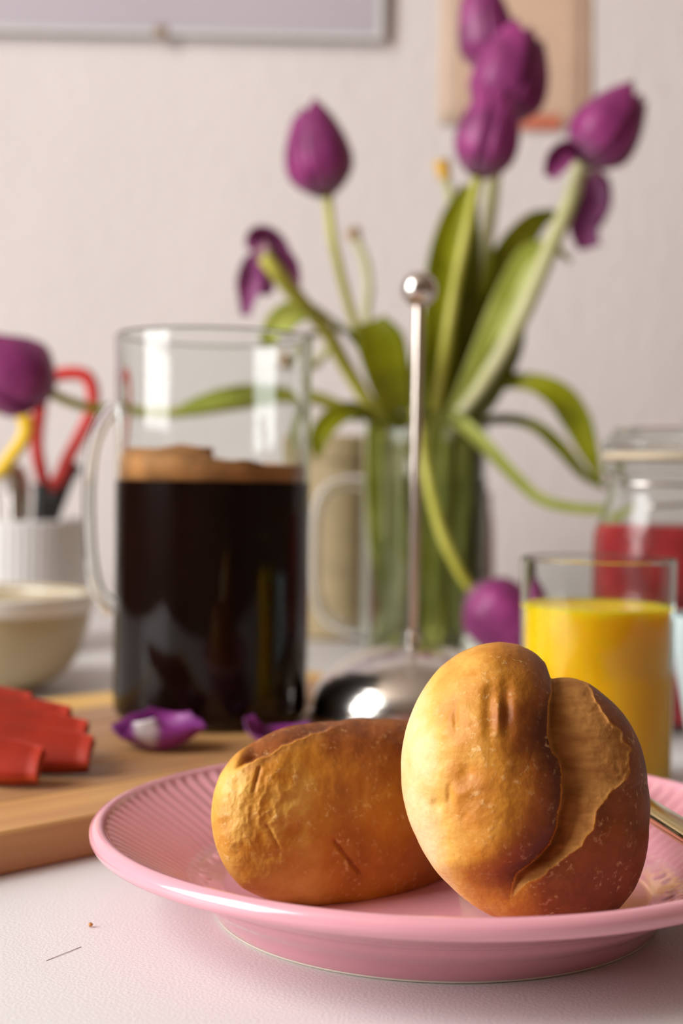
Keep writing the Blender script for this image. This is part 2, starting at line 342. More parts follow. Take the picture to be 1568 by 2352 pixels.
# ================================================================ TABLE
TX0, TX1, TY0, TY1 = -0.85, 0.85, 0.16, 1.60
tb = thing('table', 'white table with a smooth top that everything stands on', 'table', ((TX0 + TX1) / 2, (TY0 + TY1) / 2, Z0))
v, f = box(((TX0 + TX1) / 2, (TY0 + TY1) / 2, -0.0125), (TX1 - TX0, TY1 - TY0, 0.025), 0.002); obj('tabletop', v, f, M['table'], tb, smooth=False)
for sx in (TX0 + .06, TX1 - .06):
    for sy in (TY0 + .06, TY1 - .06):
        v, f = box((sx, sy, (Z0 - .025) / 2), (.055, .055, -Z0 - .025), .004); obj('leg', v, f, M['table_leg'], tb, smooth=False)

# ================================================================ PLATE
PC = Vector((0.0345, 0.498, 0.0)); NR = 104
prof = [(0.0, .0045), (.060, .0045), (.069, .0040), (.0715, .0008), (.0730, 0.0), (.0755, 0.0), (.0772, .0012), (.0785, .0035), (.0820, .0075), (.0835, .0086), (.0860, .0105), (.0890, .0130), (.0900, .0146), (.0925, .0156),
        (.0985, .0185), (.1060, .0222), (.1120, .0246), (.1165, .0258), (.1190, .0268), (.1200, .0285), (.1200, .0302), (.1190, .0318), (.1172, .0326), (.1158, .0325), (.1148, .0320), (.1142, .0313)]
ribs = [(.1135, .0306), (.1120, .0296), (.1080, .0272), (.1020, .0236), (.0960, .0200), (.0910, .0170), (.0875, .0147), (.0862, .0139)]
kr0 = len(prof); prof = prof + ribs; kr1 = len(prof)
prof += [(.0850, .0132), (.0825, .0118), (.0800, .0106), (.0775, .0096), (.0757, .0088), (.0745, .0082), (.0730, .0079), (.06, .0079), (.03, .0079), (0.0, .0079)]
ramp = [0.5, .9, 1, 1, 1, .95, .8, .4]
def ribmod(k, a, rr, zz):
    if kr0 <= k < kr1:
        zz = zz + 0.0020 * ramp[k - kr0] * (np.abs(np.cos(a * NR / 2)) - .6)
    return rr, zz
pl = thing('dinner_plate', 'pink glazed plate with fine radial ribs inside, holding both bread rolls', 'plate', PC)
v, f = lathe(prof, PC, NR * 12, ribmod); obj('plate_body', v, f, M['plate'], pl)
v, f = lathe([(.0732, .0002), (.0740, -.0001), (.0752, -.0001), (.0768, .0004), (.0770, .0010)], PC, 160); obj('foot_ring', v, f, M['foot_clay'], pl, label='bare cream clay edge of the foot')
for k in range(20):     # raised flower ornament where the ribs end
    a = 2 * PI * k / 20 + .05; rad = .0805; zc = .0104; parts = []
    cxp, cyp = PC.x + rad * math.cos(a), PC.y + rad * math.sin(a)
    def dome(x, y, z, rx, ry, h, rot):
        V = []; n, m = 5, 14
        for i in range(n):
            p = i / (n - 1) * PI / 2
            for j in range(m):
                q = 2 * PI * j / m; X = rx * math.cos(p) * math.cos(q); Y = ry * math.cos(p) * math.sin(q)
                V.append((x + X * math.cos(rot) - Y * math.sin(rot), y + X * math.sin(rot) + Y * math.cos(rot), z + h * math.sin(p) + (X * math.cos(rot - a) - Y * math.sin(rot - a)) * .42))
        return np.array(V), grid_faces(n, m)
    parts.append(dome(cxp, cyp, zc, .0028, .0028, .0011, 0))
    for s in (-1, 1):
        aa = a + s * .085
        parts.append(dome(PC.x + (rad + .0008) * math.cos(aa), PC.y + (rad + .0008) * math.sin(aa), zc + .0002, .0024, .0040, .0009, a + s * .6))
    v, f = join(*parts); obj('relief_flower', v, f, M['plate'], pl)

# ================================================================ BREAD ROLLS
def sstep(x, a, b):
    t = np.clip((x - a) / (b - a), 0, 1); return t * t * (3 - 2 * t)
def fbm(V, sc_, octv=3, seed=0):
    out = np.zeros(len(V)); 
    for i, p in enumerate(V):
        out[i] = noise.fractal(Vector((p[0] * sc_ + seed, p[1] * sc_, p[2] * sc_ - seed)), 1.0, 2.0, octv)
    return out
def roll_mesh(sil, c, depth, slope, Df, Db, n, m, front_fn, pw=0.85):
    """bread roll: outline sil (pixels, at distance depth+slope*(x-cx)) gives the cross-section, Df/Db its half thickness to front and back"""
    S = np.array(sil, float); ang = np.unwrap(np.arctan2(-(S[:, 1] - c[1]), S[:, 0] - c[0]))
    rad = np.hypot(S[:, 0] - c[0], S[:, 1] - c[1])
    if ang[-1] < ang[0]: ang = ang[::-1]; rad = rad[::-1]
    th = np.linspace(0, 2 * PI, m, endpoint=False)
    ang = ang - 2 * PI * round(float(np.mean(ang) - PI) / (2 * PI)); a3 = np.concatenate([ang - 2 * PI, ang, ang + 2 * PI]); r3 = np.tile(rad, 3)
    R = np.interp(th, a3, r3)
    k = 3; ker = np.hanning(k + 2)[1:-1]; ker /= ker.sum()
    R = np.convolve(np.concatenate([R[-k:], R, R[:k]]), ker, 'same')[k:-k]
    ph = np.linspace(0, PI, n)
    rho = np.sin(ph) ** pw
    px = c[0] + np.outer(rho, R * np.cos(th)); py = c[1] - np.outer(rho, R * np.sin(th))
    w = np.where(ph < PI / 2, Df, Db) * np.cos(ph); Wd = np.repeat(w[:, None], m, 1)
    PH = np.repeat(ph[:, None], m, 1)
    px, py, Wd, PH = px.ravel(), py.ravel(), Wd.ravel(), PH.ravel()
    # world positions on the (tilted) section plane, perpendicular-ish to the view of the roll
    rc = ray(*c); d0 = np.array(CAM + rc * (depth / rc.y)); nrm = -np.array(rc.normalized()); 
    plane_n = nrm + np.array((slope * 1.0, 0, 0)); plane_n /= np.linalg.norm(plane_n)
    D = np.array(fwd)[None] + np.outer((px - W_ / 2) / F_, np.array(cx)) - np.outer((py - H_ / 2) / F_, np.array(cy))
    o = np.array(CAM); tt = ((d0 - o) @ plane_n) / (D @ plane_n)
    base = o + D * tt[:, None]
    disp, brown, crumb = front_fn(px, py, PH, base)
    V = base + np.outer(Wd + disp, nrm)
    return V, grid_faces(n, m), brown, crumb

# ---- roll standing on edge at the right
sil2 = [(1490,1900),(1487,1800),(1466,1700),(1432,1640),(1392,1600),(1347,1567),(1308,1554),(1280,1553),(1264,1556),(1259,1540),(1252,1522),(1228,1500),(1190,1483),(1150,1478),(1100,1485),(1055,1502),(1010,1535),(975,1580),(945,1640),(928,1700),(922,1780),(930,1850),(955,1920),(985,1975),(1030,2030),(1075,2070),(1125,2102),(1180,2120),(1260,2126),(1350,2119),(1420,2087),(1457,2040),(1480,1980)]
Ly = [1440,1528,1567,1615,1651,1694,1730,1747,1782,1817,1857,1896,1931,1962,1997,2023,2050]
Lx = [1252,1257,1264,1262,1255,1253,1262,1275,1284,1284,1277,1270,1257,1231,1183,1174,1170]
Ry = [1440,1550,1607,1646,1686,1721,1765,1791,1808,1826,1865,1909,1944,1971,1997,2019,2050]
Rx = [1300,1335,1358,1380,1415,1437,1431,1431,1406,1380,1367,1341,1314,1275,1253,1205,1172]
def front2(px, py, PH, base):
    jag = 7 * fbm(base, 210, 3, 3.1)
    L = np.interp(py, Ly, Lx) + 5 * fbm(base, 110, 2, 5.1); R = np.interp(py, Ry, Rx) + 1.5 * jag
    inside = (py < 2052)
    fr = 1 - sstep(PH, 1.62, 2.1)
    t = (px - L) / np.maximum(R - L, 1)
    depthm = np.interp(py, [1440, 1520, 1600, 1750, 1900, 1990, 2052], [.0065, .0075, .0090, .0100, .0085, .0042, 0.0])
    step = sstep(px - L, -1.5, 9)
    tc = np.clip(t, 0, 1)
    prof_ = (1 - tc) ** 1.15 * (1 - .12 * np.sin(PI * tc))
    edge = .0007 * sstep(R - px, 7, 0) * (px < R + 40) * np.exp(-np.maximum(px - R, 0) / 26.0)
    cut = np.where((px > L - 2) & (t < 1.0), -depthm * prof_ * step, 0)
    lip = .0022 * np.exp(-np.maximum(L - px, 0) / 42.0) * (px <= L + 3) + edge * (px > L)
    dl = L - px; top = sstep(py, 2060, 1960) * fr
    lobe = (.0042 * np.exp(-((dl - 120) / 95.0) ** 2) - .0030 * np.exp(-np.maximum(dl, 0) / 30.0)) * (px <= L + 3) * top
    lobe = np.where(px > L + 3, -.0030 * np.exp(-np.maximum(px - L, 0) / 160.0) * top, lobe)
    d = (cut + edge * (px > L) * np.clip(depthm / .006, 0, 1)) * inside * fr + lobe
    # crust relief: broad lumps, blisters, pits
    lump = .0011 * fbm(base, 38, 3, 1.7) + .00035 * fbm(base, 150, 3, 9.2)
    pits = 0
    for (x, y, rx, ry, h) in ((1128,1640,16,60,-.0016),(1165,1640,14,52,-.0020),(1150,1600,40,18,-.0008),(1083,1776,18,18,-.0011),(1012,1845,13,15,-.0010),(1042,1826,8,22,-.0010),(985,1640,9,30,-.0007),(1055,1660,7,26,-.0007),(1190,1795,24,60,-.0006),(1030,1690,14,12,.0006),(1150,1655,10,30,.0010),(1075,1820,20,12,.0006)):
        pits = pits + h * np.exp(-((px - x) / rx) ** 2 - ((py - y) / ry) ** 2)
    d = d + (lump + pits) * fr * np.where((t > 0.02) & (t < .98) & inside, .35, 1) + .0012 * fbm(base, 38, 2, 4.4) * (1 - fr)
    crumb = sstep(px - L, 1, 6) * (t < 1.0) * inside * fr * sstep(1.03 - t, 0, .06)
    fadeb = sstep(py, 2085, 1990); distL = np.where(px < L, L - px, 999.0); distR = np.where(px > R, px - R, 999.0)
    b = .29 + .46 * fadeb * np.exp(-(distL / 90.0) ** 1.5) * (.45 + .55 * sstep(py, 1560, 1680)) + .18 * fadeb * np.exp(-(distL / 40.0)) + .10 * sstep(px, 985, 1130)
    Rb = np.where(py < 2050, R, 1172 - (py - 2050) * .4); b = b + .42 * sstep(px - Rb, -2 - np.maximum(py - 2010, 0) * .9, 6 + np.maximum(py - 2000, 0) * 2.2)  # crust right of the cleft browned darker, with shade put into the colour
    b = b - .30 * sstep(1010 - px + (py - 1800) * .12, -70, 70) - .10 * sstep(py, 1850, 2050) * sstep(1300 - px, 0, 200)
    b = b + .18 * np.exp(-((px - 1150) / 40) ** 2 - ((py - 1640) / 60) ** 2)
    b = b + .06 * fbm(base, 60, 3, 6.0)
    return d, np.clip(b, 0, 1), np.clip(crumb, 0, 1)
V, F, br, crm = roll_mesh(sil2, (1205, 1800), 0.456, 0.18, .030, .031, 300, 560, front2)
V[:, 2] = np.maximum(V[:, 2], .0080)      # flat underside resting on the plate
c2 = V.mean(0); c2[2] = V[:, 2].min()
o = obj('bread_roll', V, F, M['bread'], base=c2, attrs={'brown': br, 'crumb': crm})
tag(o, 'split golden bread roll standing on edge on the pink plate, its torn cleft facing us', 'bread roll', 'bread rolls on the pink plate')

# ---- roll lying at the left
sil1 = [(485,1880),(489,1830),(505,1780),(535,1738),(572,1708),(612,1684),(650,1668),(700,1660),(780,1655),(860,1652),(935,1656),(1000,1680),(1040,1730),(1060,1800),(1065,1880),(1052,1950),(1020,2015),(960,2055),(900,2078),(840,2092),(760,2091),(680,2080),(610,2063),(555,2038),(515,1988),(494,1935)]
def front1(px, py, PH, base):
    fr = 1 - sstep(PH, 1.62, 2.1)
    # upper split with a raised lip running along the top left
    ly = np.interp(px, [520, 560, 600, 680, 745, 800], [1788, 1768, 1750, 1709, 1683, 1666]) + 5 * fbm(base, 300, 3, 2.0)
    dd = ly - py            # positive above the lip, towards the back
    along = sstep(px, 540, 590) * (1 - sstep(px, 735, 800))
    d = -.0080 * sstep(dd, 0, 9) * along * fr + .0012 * np.exp(-np.maximum(-dd, 0) / 18.0) * (dd < 3) * along * fr
    lump = .0012 * fbm(base, 36, 3, 11.7) + .0005 * fbm(base, 140, 3, 5.2)
    wr = np.exp(-((px - 600) / 130) ** 2 - ((py - 1850) / 125) ** 2)
    wn = fbm(base * np.array((1, 1, .7)), 150, 4, 8.0); lump = lump + .0009 * wr * -np.abs(wn) ** .8 + .0005 * wr
    # crease cut into the flank
    s = ((px - 762) * 65 + (py - 1925) * 82) / (65 ** 2 + 82 ** 2); q = np.abs((px - 762) * 82 - (py - 1925) * 65) / math.hypot(65, 82)
    cre = np.exp(-(q / 5.0) ** 2) * sstep(s, -.05, .1) * (1 - sstep(s, .85, 1.05))
    s2 = (py - 1765) / 60.0; cre2 = np.exp(-((px - (603 - 14 * s2)) / 5.0) ** 2) * sstep(s2, -.1, .1) * (1 - sstep(s2, .8, 1.05))
    s3 = (py - 1895) / 55.0; cre3 = np.exp(-((px - (622 + 26 * s3)) / 5.0) ** 2) * sstep(s3, -.1, .1) * (1 - sstep(s3, .8, 1.05))
    d = d + lump - (.0012 * cre + .0010 * cre2 + .0009 * cre3) * fr
    for (x, y, rx, ry, h) in ((655,1840,30,16,-.0008),(730,1870,14,30,-.0010),(560,1800,30,12,-.0008),(690,1905,16,40,-.0009),(640,1960,24,14,-.0008),(770,1810,10,40,.0005),(830,1830,8,44,-.0006)):
        d = d + h * np.exp(-((px - x) / rx) ** 2 - ((py - y) / ry) ** 2) * fr
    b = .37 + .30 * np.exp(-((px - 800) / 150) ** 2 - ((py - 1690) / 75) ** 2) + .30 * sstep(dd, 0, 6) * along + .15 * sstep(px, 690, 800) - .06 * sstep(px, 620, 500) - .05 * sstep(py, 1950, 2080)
    b = b + .16 * wr * np.clip(np.abs(wn) - .25, 0, .6) - .05 * wr + .10 * cre + .07 * fbm(base, 60, 3, 2.0)  # wrinkle hollows and crease darkened too, their shade put into the crust colour
    crumb = .55 * np.exp(-((dd + 8) / 9.0) ** 2) * along * fr
    return d, np.clip(b, 0, 1), np.clip(crumb, 0, 1)
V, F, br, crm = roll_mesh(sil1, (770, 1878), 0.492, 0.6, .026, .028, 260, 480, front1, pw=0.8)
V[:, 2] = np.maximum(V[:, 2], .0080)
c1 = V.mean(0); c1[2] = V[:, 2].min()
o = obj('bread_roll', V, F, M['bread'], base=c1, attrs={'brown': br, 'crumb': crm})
tag(o, 'golden brown bread roll lying on the left of the pink plate with a wrinkled crust', 'bread roll', 'bread rolls on the pink plate')

# ---- knife laid across the plate rim
kn = thing('table_knife', 'golden steel knife laid across the pink plate behind the standing roll', 'knife', (.105, .52, .0335))
kd = Vector((-.16, 1, 0)).normalized(); ks = Vector((kd.y, -kd.x, 0)); kp = Vector((.1095, .492, .0362))
def bar(t0, t1, w0, w1, h0, h1, n=14, m=16, pow_=.55):
    V = []
    for i in range(n):
        t = t0 + (t1 - t0) * i / (n - 1); e = min(1.0, .35 + 6 * min(i, n - 1 - i) / n); w = (w0 + (w1 - w0) * i / (n - 1)) * e; h = (h0 + (h1 - h0) * i / (n - 1)) * e
        for j in range(m):
            q = 2 * PI * j / m; c_, s_ = math.cos(q), math.sin(q)
            V.append(kp + kd * t + ks * (w * math.copysign(abs(c_) ** pow_, c_)) + Vector((0, 0, h * math.copysign(abs(s_) ** pow_, s_))))
    return np.array(V), grid_faces(n, m) + [tuple(range(m))[::-1], tuple((n - 1) * m + j for j in range(m))]
v, f = bar(-.13, .045, .0060, .0048, .0026, .0024); obj('handle', v, f, M['brass_steel'], kn)
v, f = bar(.040, .135, .0075, .0060, .0012, .0008); obj('blade', v, f, M['steel'], kn)

# ================================================================ CUTTING BOARD
BT = 0.0165
pA, pB = PZ(0, 2013, 0), PZ(222, 1966, 0)
bd = Vector((pB.x - pA.x, pB.y - pA.y, 0)).normalized(); bn = Vector((-bd.y, bd.x, 0))
BA = pA - bd * .16; BL, BW = .555, .262
bc = BA + bd * BL / 2 + bn * BW / 2
ang_b = math.atan2(bd.y, bd.x)
bo = thing('cutting_board', 'beech wood cutting board lying at an angle under the coffee jug and press lid', 'cutting board', (bc.x, bc.y, 0))
nst = 6
for k in range(nst):     # glued staves
    w = BW / nst; cc = BA + bd * BL / 2 + bn * (w * (k + .5)); h = BT - (.00025 if k % 2 else 0)
    V, F = box((0, 0, h / 2), (BL, w - .0004, h), .0012)
    o = obj('stave', V, F, WOODS[k % 6], bo, smooth=False)
    me = o.data
    for vtx in me.vertices: vtx.co = Vector((vtx.co.x + wloc(bo).x, vtx.co.y + wloc(bo).y, vtx.co.z + wloc(bo).z))
    o.location = (cc.x - bc.x, cc.y - bc.y, 0); o.rotation_euler = (0, 0, ang_b)

# ================================================================ COFFEE JUG
JD = 0.787; jc = P(483, 1600, JD); jc = Vector((jc.x, JD, BT))
JR = .0535; jtop = P(483, 772, JD).z - BT
def vessel(c, R, h, th, base_t, corner=.012, flare=0.0, seg=96):
    pr = [(0, 0.0006)]
    for k in range(7):
        a = PI / 2 * k / 6; pr.append((R - corner + corner * math.sin(a), corner - corner * math.cos(a)))
    pr += [(R, h * .3), (R, h * .7), (R + flare * .3, h * .93), (R + flare, h - .0015), (R + flare - th / 2, h), (R + flare - th, h - .0015), (R - th + flare * .3, h * .93), (R - th, h * .7), (R - th, h * .3)]
    ci = max(corner - th, .002)
    for k in range(6, -1, -1):
        a = PI / 2 * k / 6; pr.append((R - th - ci + ci * math.sin(a), base_t + ci - ci * math.cos(a)))
    pr.append((0, base_t)); return lathe(pr, c, seg)
def liquid(c, R, z0, z1, corner, seg=80, men=.0006):
    pr = [(0, z0)]
    for k in range(7):
        a = PI / 2 * k / 6; pr.append((R - corner + corner * math.sin(a), z0 + corner - corner * math.cos(a)))
    pr += [(R, (z0 + z1) / 2), (R, z1 + men), (R - .002, z1), (R * .6, z1), (0, z1)]
    return lathe(pr, c, seg)
jug = thing('coffee_jug', 'tall clear glass jug of black coffee standing on the wooden board', 'jug', jc)
v, f = vessel(jc, JR, jtop, .0020, .0018, .009, .0010); obj('glass_body', v, f, M['glass'], jug)
hp = [P(x, y, JD) for x, y in ((266, 935), (238, 965), (216, 1020), (205, 1100), (204, 1200), (211, 1300), (228, 1365), (262, 1398))]
v, f = tube(hp, [.0052, .0040, .0036, .0036, .0036, .0040, .0058], 40, 14, 1.15); obj('handle', v, f, M['glass'], jug)
zc = P(483, 1105, JD).z - BT
cof = thing('coffee', 'black coffee with brown foam filling the glass jug', 'coffee', jc + Vector((0, 0, .0019)))
v, f = liquid(jc, JR - .0019, .0019, zc, .007, men=0); obj('liquid', v, f, M['coffee'], cof)
def foammod(k, a, rr, zz):
    if k >= 2:
        s = np.array([noise.fractal(Vector((math.cos(q) * 2.2 * (1 + k * .15), math.sin(q) * 2.2, k * .21)), 1, 2, 3) for q in a])
        lean = -np.cos(a) * .0058
        zz = zz + (lean * min(1, k / 4.0) + s * .0022) * (1 if k > 2 else .9)
    return rr, zz
v, f = lathe([(0, zc), (JR - .0022, zc), (JR - .0022, zc + .0115), (JR - .006, zc + .0125), (JR - .02, zc + .0118), (JR - .035, zc + .0130), (.008, zc + .0122), (0, zc + .0122)], jc, 96, foammod); obj('foam', v, f, M['foam'], cof)

# ================================================================ PRESS LID WITH PLUNGER ROD
LD = 0.80; lc = P(945, 1600, LD); lc = Vector((lc.x, LD, BT))
lid = thing('press_lid', 'domed steel coffee press lid with a tall plunger rod and ball knob', 'press lid', lc)
DR, DH = .0580, .0365
pr = [(DR - .002, 0.0), (DR, .0005), (DR + .0004, .0035), (DR - .0006, .0048), (DR - .0012, .0056)]
for k in range(1, 15):
    a = PI / 2 * k / 14; pr.append(((DR - .0012) * math.cos(a) ** 1.05, .0056 + DH * math.sin(a)))
pr += [(.0, .0056 + DH)]
inner = [(max(r - .0012, 0), max(z - .0012, .0)) for r, z in pr[::-1]]
v, f = lathe(pr + inner, lc, 96); obj('dome', v, f, M['steel'], lid)
v, f = lathe([(0, 0), (.0045, 0), (.0048, .002), (.0044, .006), (.003, .0075), (0, .0078)], lc + Vector((-.0005, 0, DH + .0050)), 24); obj('collar', v, f, M['steel'], lid)
rt = P(962, 665, LD)
v, f = tube([lc + Vector((0, 0, DH + .008)), (lc + rt) / 2 + Vector((0, 0, .02)), rt], .0029, 24, 14); obj('rod', v, f, M['steel_soft'], lid)
v, f = ball(rt, .0102, 32, 20); obj('ball_knob', v, f, M['steel'], lid)

# ================================================================ JUICE GLASS
GD = 0.69; gc = P(1368, 1600, GD); gc = Vector((gc.x, GD, 0)); GR = .0372
gtop = P(1378, 1281, GD).z
jg = thing('juice_glass', 'straight clear tumbler of orange juice standing behind the right of the plate', 'glass', gc)
pr = [(0, .001), (.0345, .0006), (.0358, .0016), (.0362, .005), (GR, gtop * .75), (GR + .0003, gtop - .001), (GR - .0006, gtop), (GR - .0014, gtop - .001), (GR - .0017, gtop * .75), (.0345, .011), (.033, .0085), (0, .008)]
v, f = lathe(pr, gc, 96); obj('glass_body', v, f, M['glass'], jg)
zj = P(1370, 1392, GD).z
v, f = lathe([(0, .0081), (.033, .0085), (.0347, .011), (GR - .0018, gtop * .75 if gtop * .75 < zj else zj - .002), (GR - .0016, zj + .0008), (GR - .0035, zj), (.02, zj), (0, zj)], gc, 80)
o = obj('orange_juice', v, f, M['juice'], base=gc + Vector((0, 0, .008))); tag(o, 'bright yellow orange juice in the clear tumbler', 'juice')

# ================================================================ PRESERVING JAR WITH RED JAM
KD = 0.875; kc = P(1520, 1500, KD); kc = Vector((kc.x, KD, 0)); kz = lambda y: P(1520, y, KD).z
kr = lambda px: px / F_ * KD
jar = thing('preserving_jar', 'clip top glass preserving jar of red jam behind the juice glass', 'jar', kc)
R1, R2 = kr(163), kr(130)
zs, zn, zl0, zl1 = kz(1195), kz(1150), kz(1050), kz(985)
pr = [(0, .001), (R1 - .006, .0008), (R1, .006), (R1, zs - .02), (R1 - .001, zs - .008), (R1 - .004, zs), (R2 + .001, zn), (R2, zn + .004), (R2, zl0 - .012), (R2 + .003, zl0 - .009), (R2 + .003, zl0 - .004), (R2 - .001, zl0 - .002)]
ins = [(max(r - .003, 0), max(z, .004)) for r, z in pr[::-1]]
v, f = lathe(pr + ins, kc, 80); obj('glass_body', v, f, M['glass'], jar)
v, f = lathe([(R2 - .006, zl0 - .002), (R2 + .003, zl0 - .002), (R2 + .0035, zl0), (R2 + .003, zl0 + .002), (R2 - .006, zl0 + .002)], kc, 64); obj('rubber_seal', v, f, M['rubber'], jar, label='pale rubber seal')
v, f = lathe([(0, zl0 + .0022), (R2 + .002, zl0 + .0022), (R2 + .003, zl0 + .005), (R2 + .003, zl0 + .009), (R2, zl0 + .011), (R2 - .002, zl1 - .004), (R2 - .004, zl1), (R2 - .008, zl1 - .001), (R2 - .010, zl0 + .012), (0, zl0 + .011)], kc, 64); obj('glass_lid', v, f, M['glass'], jar)
wy = kc.y - R2 - .004
wp = [Vector((kc.x - .018, wy, zl0 - .030)), Vector((kc.x + .012, wy - .002, zl0 - .026)), Vector((kc.x + .030, kc.y - R2 * .72 - .004, zl0 - .012)), Vector((kc.x + .034, kc.y - R2 * .62 - .005, zl0 + .008)), Vector((kc.x + .026, kc.y - R2 * .72 - .004, zl0 + .016))]
v1 = tube(wp, .0013, 40, 8)
a_ = np.linspace(0, 2 * PI, 72, endpoint=False); ring = [(kc.x + (R2 + .0012) * math.cos(q), kc.y + (R2 + .0012) * math.sin(q), zn + .010) for q in a_]
v, f = join(v1, tube(ring, .0011, seg=8, closed=True)); obj('wire_clip', v, f, M['steel'], jar)
zjam = kz(1206)
v, f = lathe([(0, .0045), (R1 - .008, .0045), (R1 - .0029, .009), (R1 - .0029, zs - .02), (R1 - .0035, zjam - .0035), (R1 - .006, zjam), (R1 * .5, zjam - .001), (0, zjam)], kc, 72)
o = obj('red_jam', v, f, M['jam'], base=kc + Vector((0, 0, .0045))); tag(o, 'dark red jam inside the clip top preserving jar', 'jam')

# ---- pale blue cup at the right edge
ud = 0.765; ul = P(1546, 1412, ud); uz = ul.z; ur = .043; ucx = ul.x + ur
pr = [(0, .003), (.024, .003), (.026, 0), (.030, 0), (.0315, .003), (ur - .003, uz * .6), (ur, uz - .001), (ur - .001, uz), (ur - .003, uz - .001), (ur - .006, uz * .6), (.028, .007), (0, .006)]
v, f = lathe(pr, (ucx, ud, 0), 64); o = obj('cup', v, f, M['pale_blue'], base=(ucx, ud, 0)); tag(o, 'pale blue cup at the right edge of the picture, beside the juice glass', 'cup')

# ================================================================ LEFT: BOWL AND SCISSORS POT
wd = 0.985; wc = P(-48, 1500, wd); wz = P(0, 1362, wd).z; wr = P(208, 1365, wd).x - wc.x
pr = [(0, .004), (.032, .004), (.034, 0), (.038, 0), (.040, .004)]
for k in range(1, 10):
    a = PI / 2 * k / 9; pr.append((.040 + (wr - .040) * math.sin(a) ** .9, .004 + (wz - .006) * (1 - math.cos(a)) ** .95))
pr += [(wr + .0015, wz - .001), (wr + .0008, wz), (wr - .0015, wz - .001)]
pr += [(max(r - .0035, 0), z + .003) for r, z in pr[-4:4:-1]] + [(0, .0075)]
bw = thing('bowl', 'round ceramic bowl with a white rim and shade in its tan body colour, at the left, behind the cutting board', 'bowl', (wc.x, wd, 0))
v, f = lathe(pr, (wc.x, wd, 0), 80); obj('bowl_body', v, f, M['cream'], bw)
v, f = lathe([(wr - .0040, wz - .011), (wr + .0014, wz - .011), (wr + .0024, wz - .004), (wr + .0022, wz), (wr, wz + .0010), (wr - .0028, wz), (wr - .0042, wz - .004)], (wc.x, wd, 0), 80); obj('rim', v, f, M['ceramic'], bw, label='glossy white rim')
qd = 1.22; qr = P(203, 1250, qd).x; qR = .062; qx = qr - qR; qz = P(100, 1192, qd).z
def potmod(k, a, rr, zz):
    if 2 <= k <= 5: rr = rr + .0005 * np.cos(a * 60)
    return rr, zz
v, f = lathe([(0, .001), (qR - .008, .001), (qR - .004, .006), (qR - .001, qz * .4), (qR, qz * .8), (qR, qz - .004), (qR, qz - .001), (qR - .002, qz), (qR - .0045, qz - .001), (qR - .005, qz * .5), (qR - .008, .008), (0, .006)], (qx, qd, 0), 240, potmod)
o = obj('utensil_pot', v, f, M['pot'], base=(qx, qd, 0)); tag(o, 'white ribbed ceramic pot holding scissors, behind the white bowl', 'pot')
def scissors(name, label, mat, loops, blade_end, d, rad):
    L0 = loops[0]; b0 = P(*L0[len(L0) // 2], d)
    s = thing(name, label, 'scissors', blade_end, 'scissors in the white pot')
    piv = None
    for k, lp in enumerate(loops):
        pts = [P(x, y, d + .006 * k) for x, y in lp]
        C = smooth_path(pts + pts[:1], 48)[:-1]
        v, f = tube(C, rad, seg=10, closed=True); obj('handle_loop', v, f, mat, s)
        lo = min(pts, key=lambda p: p.z); e = Vector(blade_end) + Vector((.012 * (1 if k else -1), .003 * k, 0))
        w = Vector((.0055, 0, 0)); t = Vector((0, .0009, 0)); top = lo + Vector((0, 0, .004))
        V = [top - w - t, top + w - t, top + w + t, top - w + t, e - w * .2 - t, e + w * .2 - t, e + w * .2 + t, e - w * .2 + t]
        F = [(0, 1, 2, 3), (7, 6, 5, 4), (0, 4, 5, 1), (1, 5, 6, 2), (2, 6, 7, 3), (3, 7, 4, 0)]
        obj('blade', [tuple(p) for p in V], F, M['steel'], s, smooth=False)
    return s
qb = Vector((qx, qd, .012))
scissors('scissors', 'scissors with open red plastic handles standing in the white pot', M['red_plastic'],
         [[(112, 868), (150, 858), (195, 862), (213, 895), (210, 945), (185, 1000), (155, 1055), (135, 1100), (105, 1120), (95, 1085), (85, 1030), (88, 970), (96, 915)]], qb + Vector((.02, .01, 0)), qd, .0058)
scissors('scissors', 'scissors with yellow plastic handles standing in the white pot, left of the red pair', M['yellow_plastic'],
         [[(-60, 960), (-20, 935), (30, 940), (58, 965), (55, 1005), (28, 1045), (-5, 1085), (-45, 1090), (-70, 1040)]], qb + Vector((-.03, -.008, 0)), qd - .03, .0060)
pen = [P(170, 1062, qd + .025), P(130, 1140, qd + .025), Vector((qx - .006, qd + .02, .02))]
v, f = tube(pen, [.0085, .009, .008], 16, 12); o = obj('kitchen_brush', v, f, M['black_plastic'], base=pen[2]); tag(o, 'thick black handle leaning in the white pot behind the red scissors', 'utensil')
pen = [P(92, 1110, qd - .02), P(96, 1160, qd - .02), Vector((qx + .018, qd - .02, .02))]
v, f = tube(pen, [.0065, .007, .006], 16, 12); o = obj('kitchen_peeler', v, f, M['black_plastic'], base=pen[2]); tag(o, 'slim black handle in the white pot in front of the red scissors', 'utensil')
pen = [P(20, 1075, qd + .01), P(42, 1140, qd + .01), Vector((qx - .0, qd + .0, .02))]
v, f = tube(pen, [.011, .010, .006], 20, 14, .35); o = obj('steel_spatula', v, f, M['steel'], base=pen[2]); tag(o, 'flat steel utensil in the white pot under the yellow scissors', 'utensil')

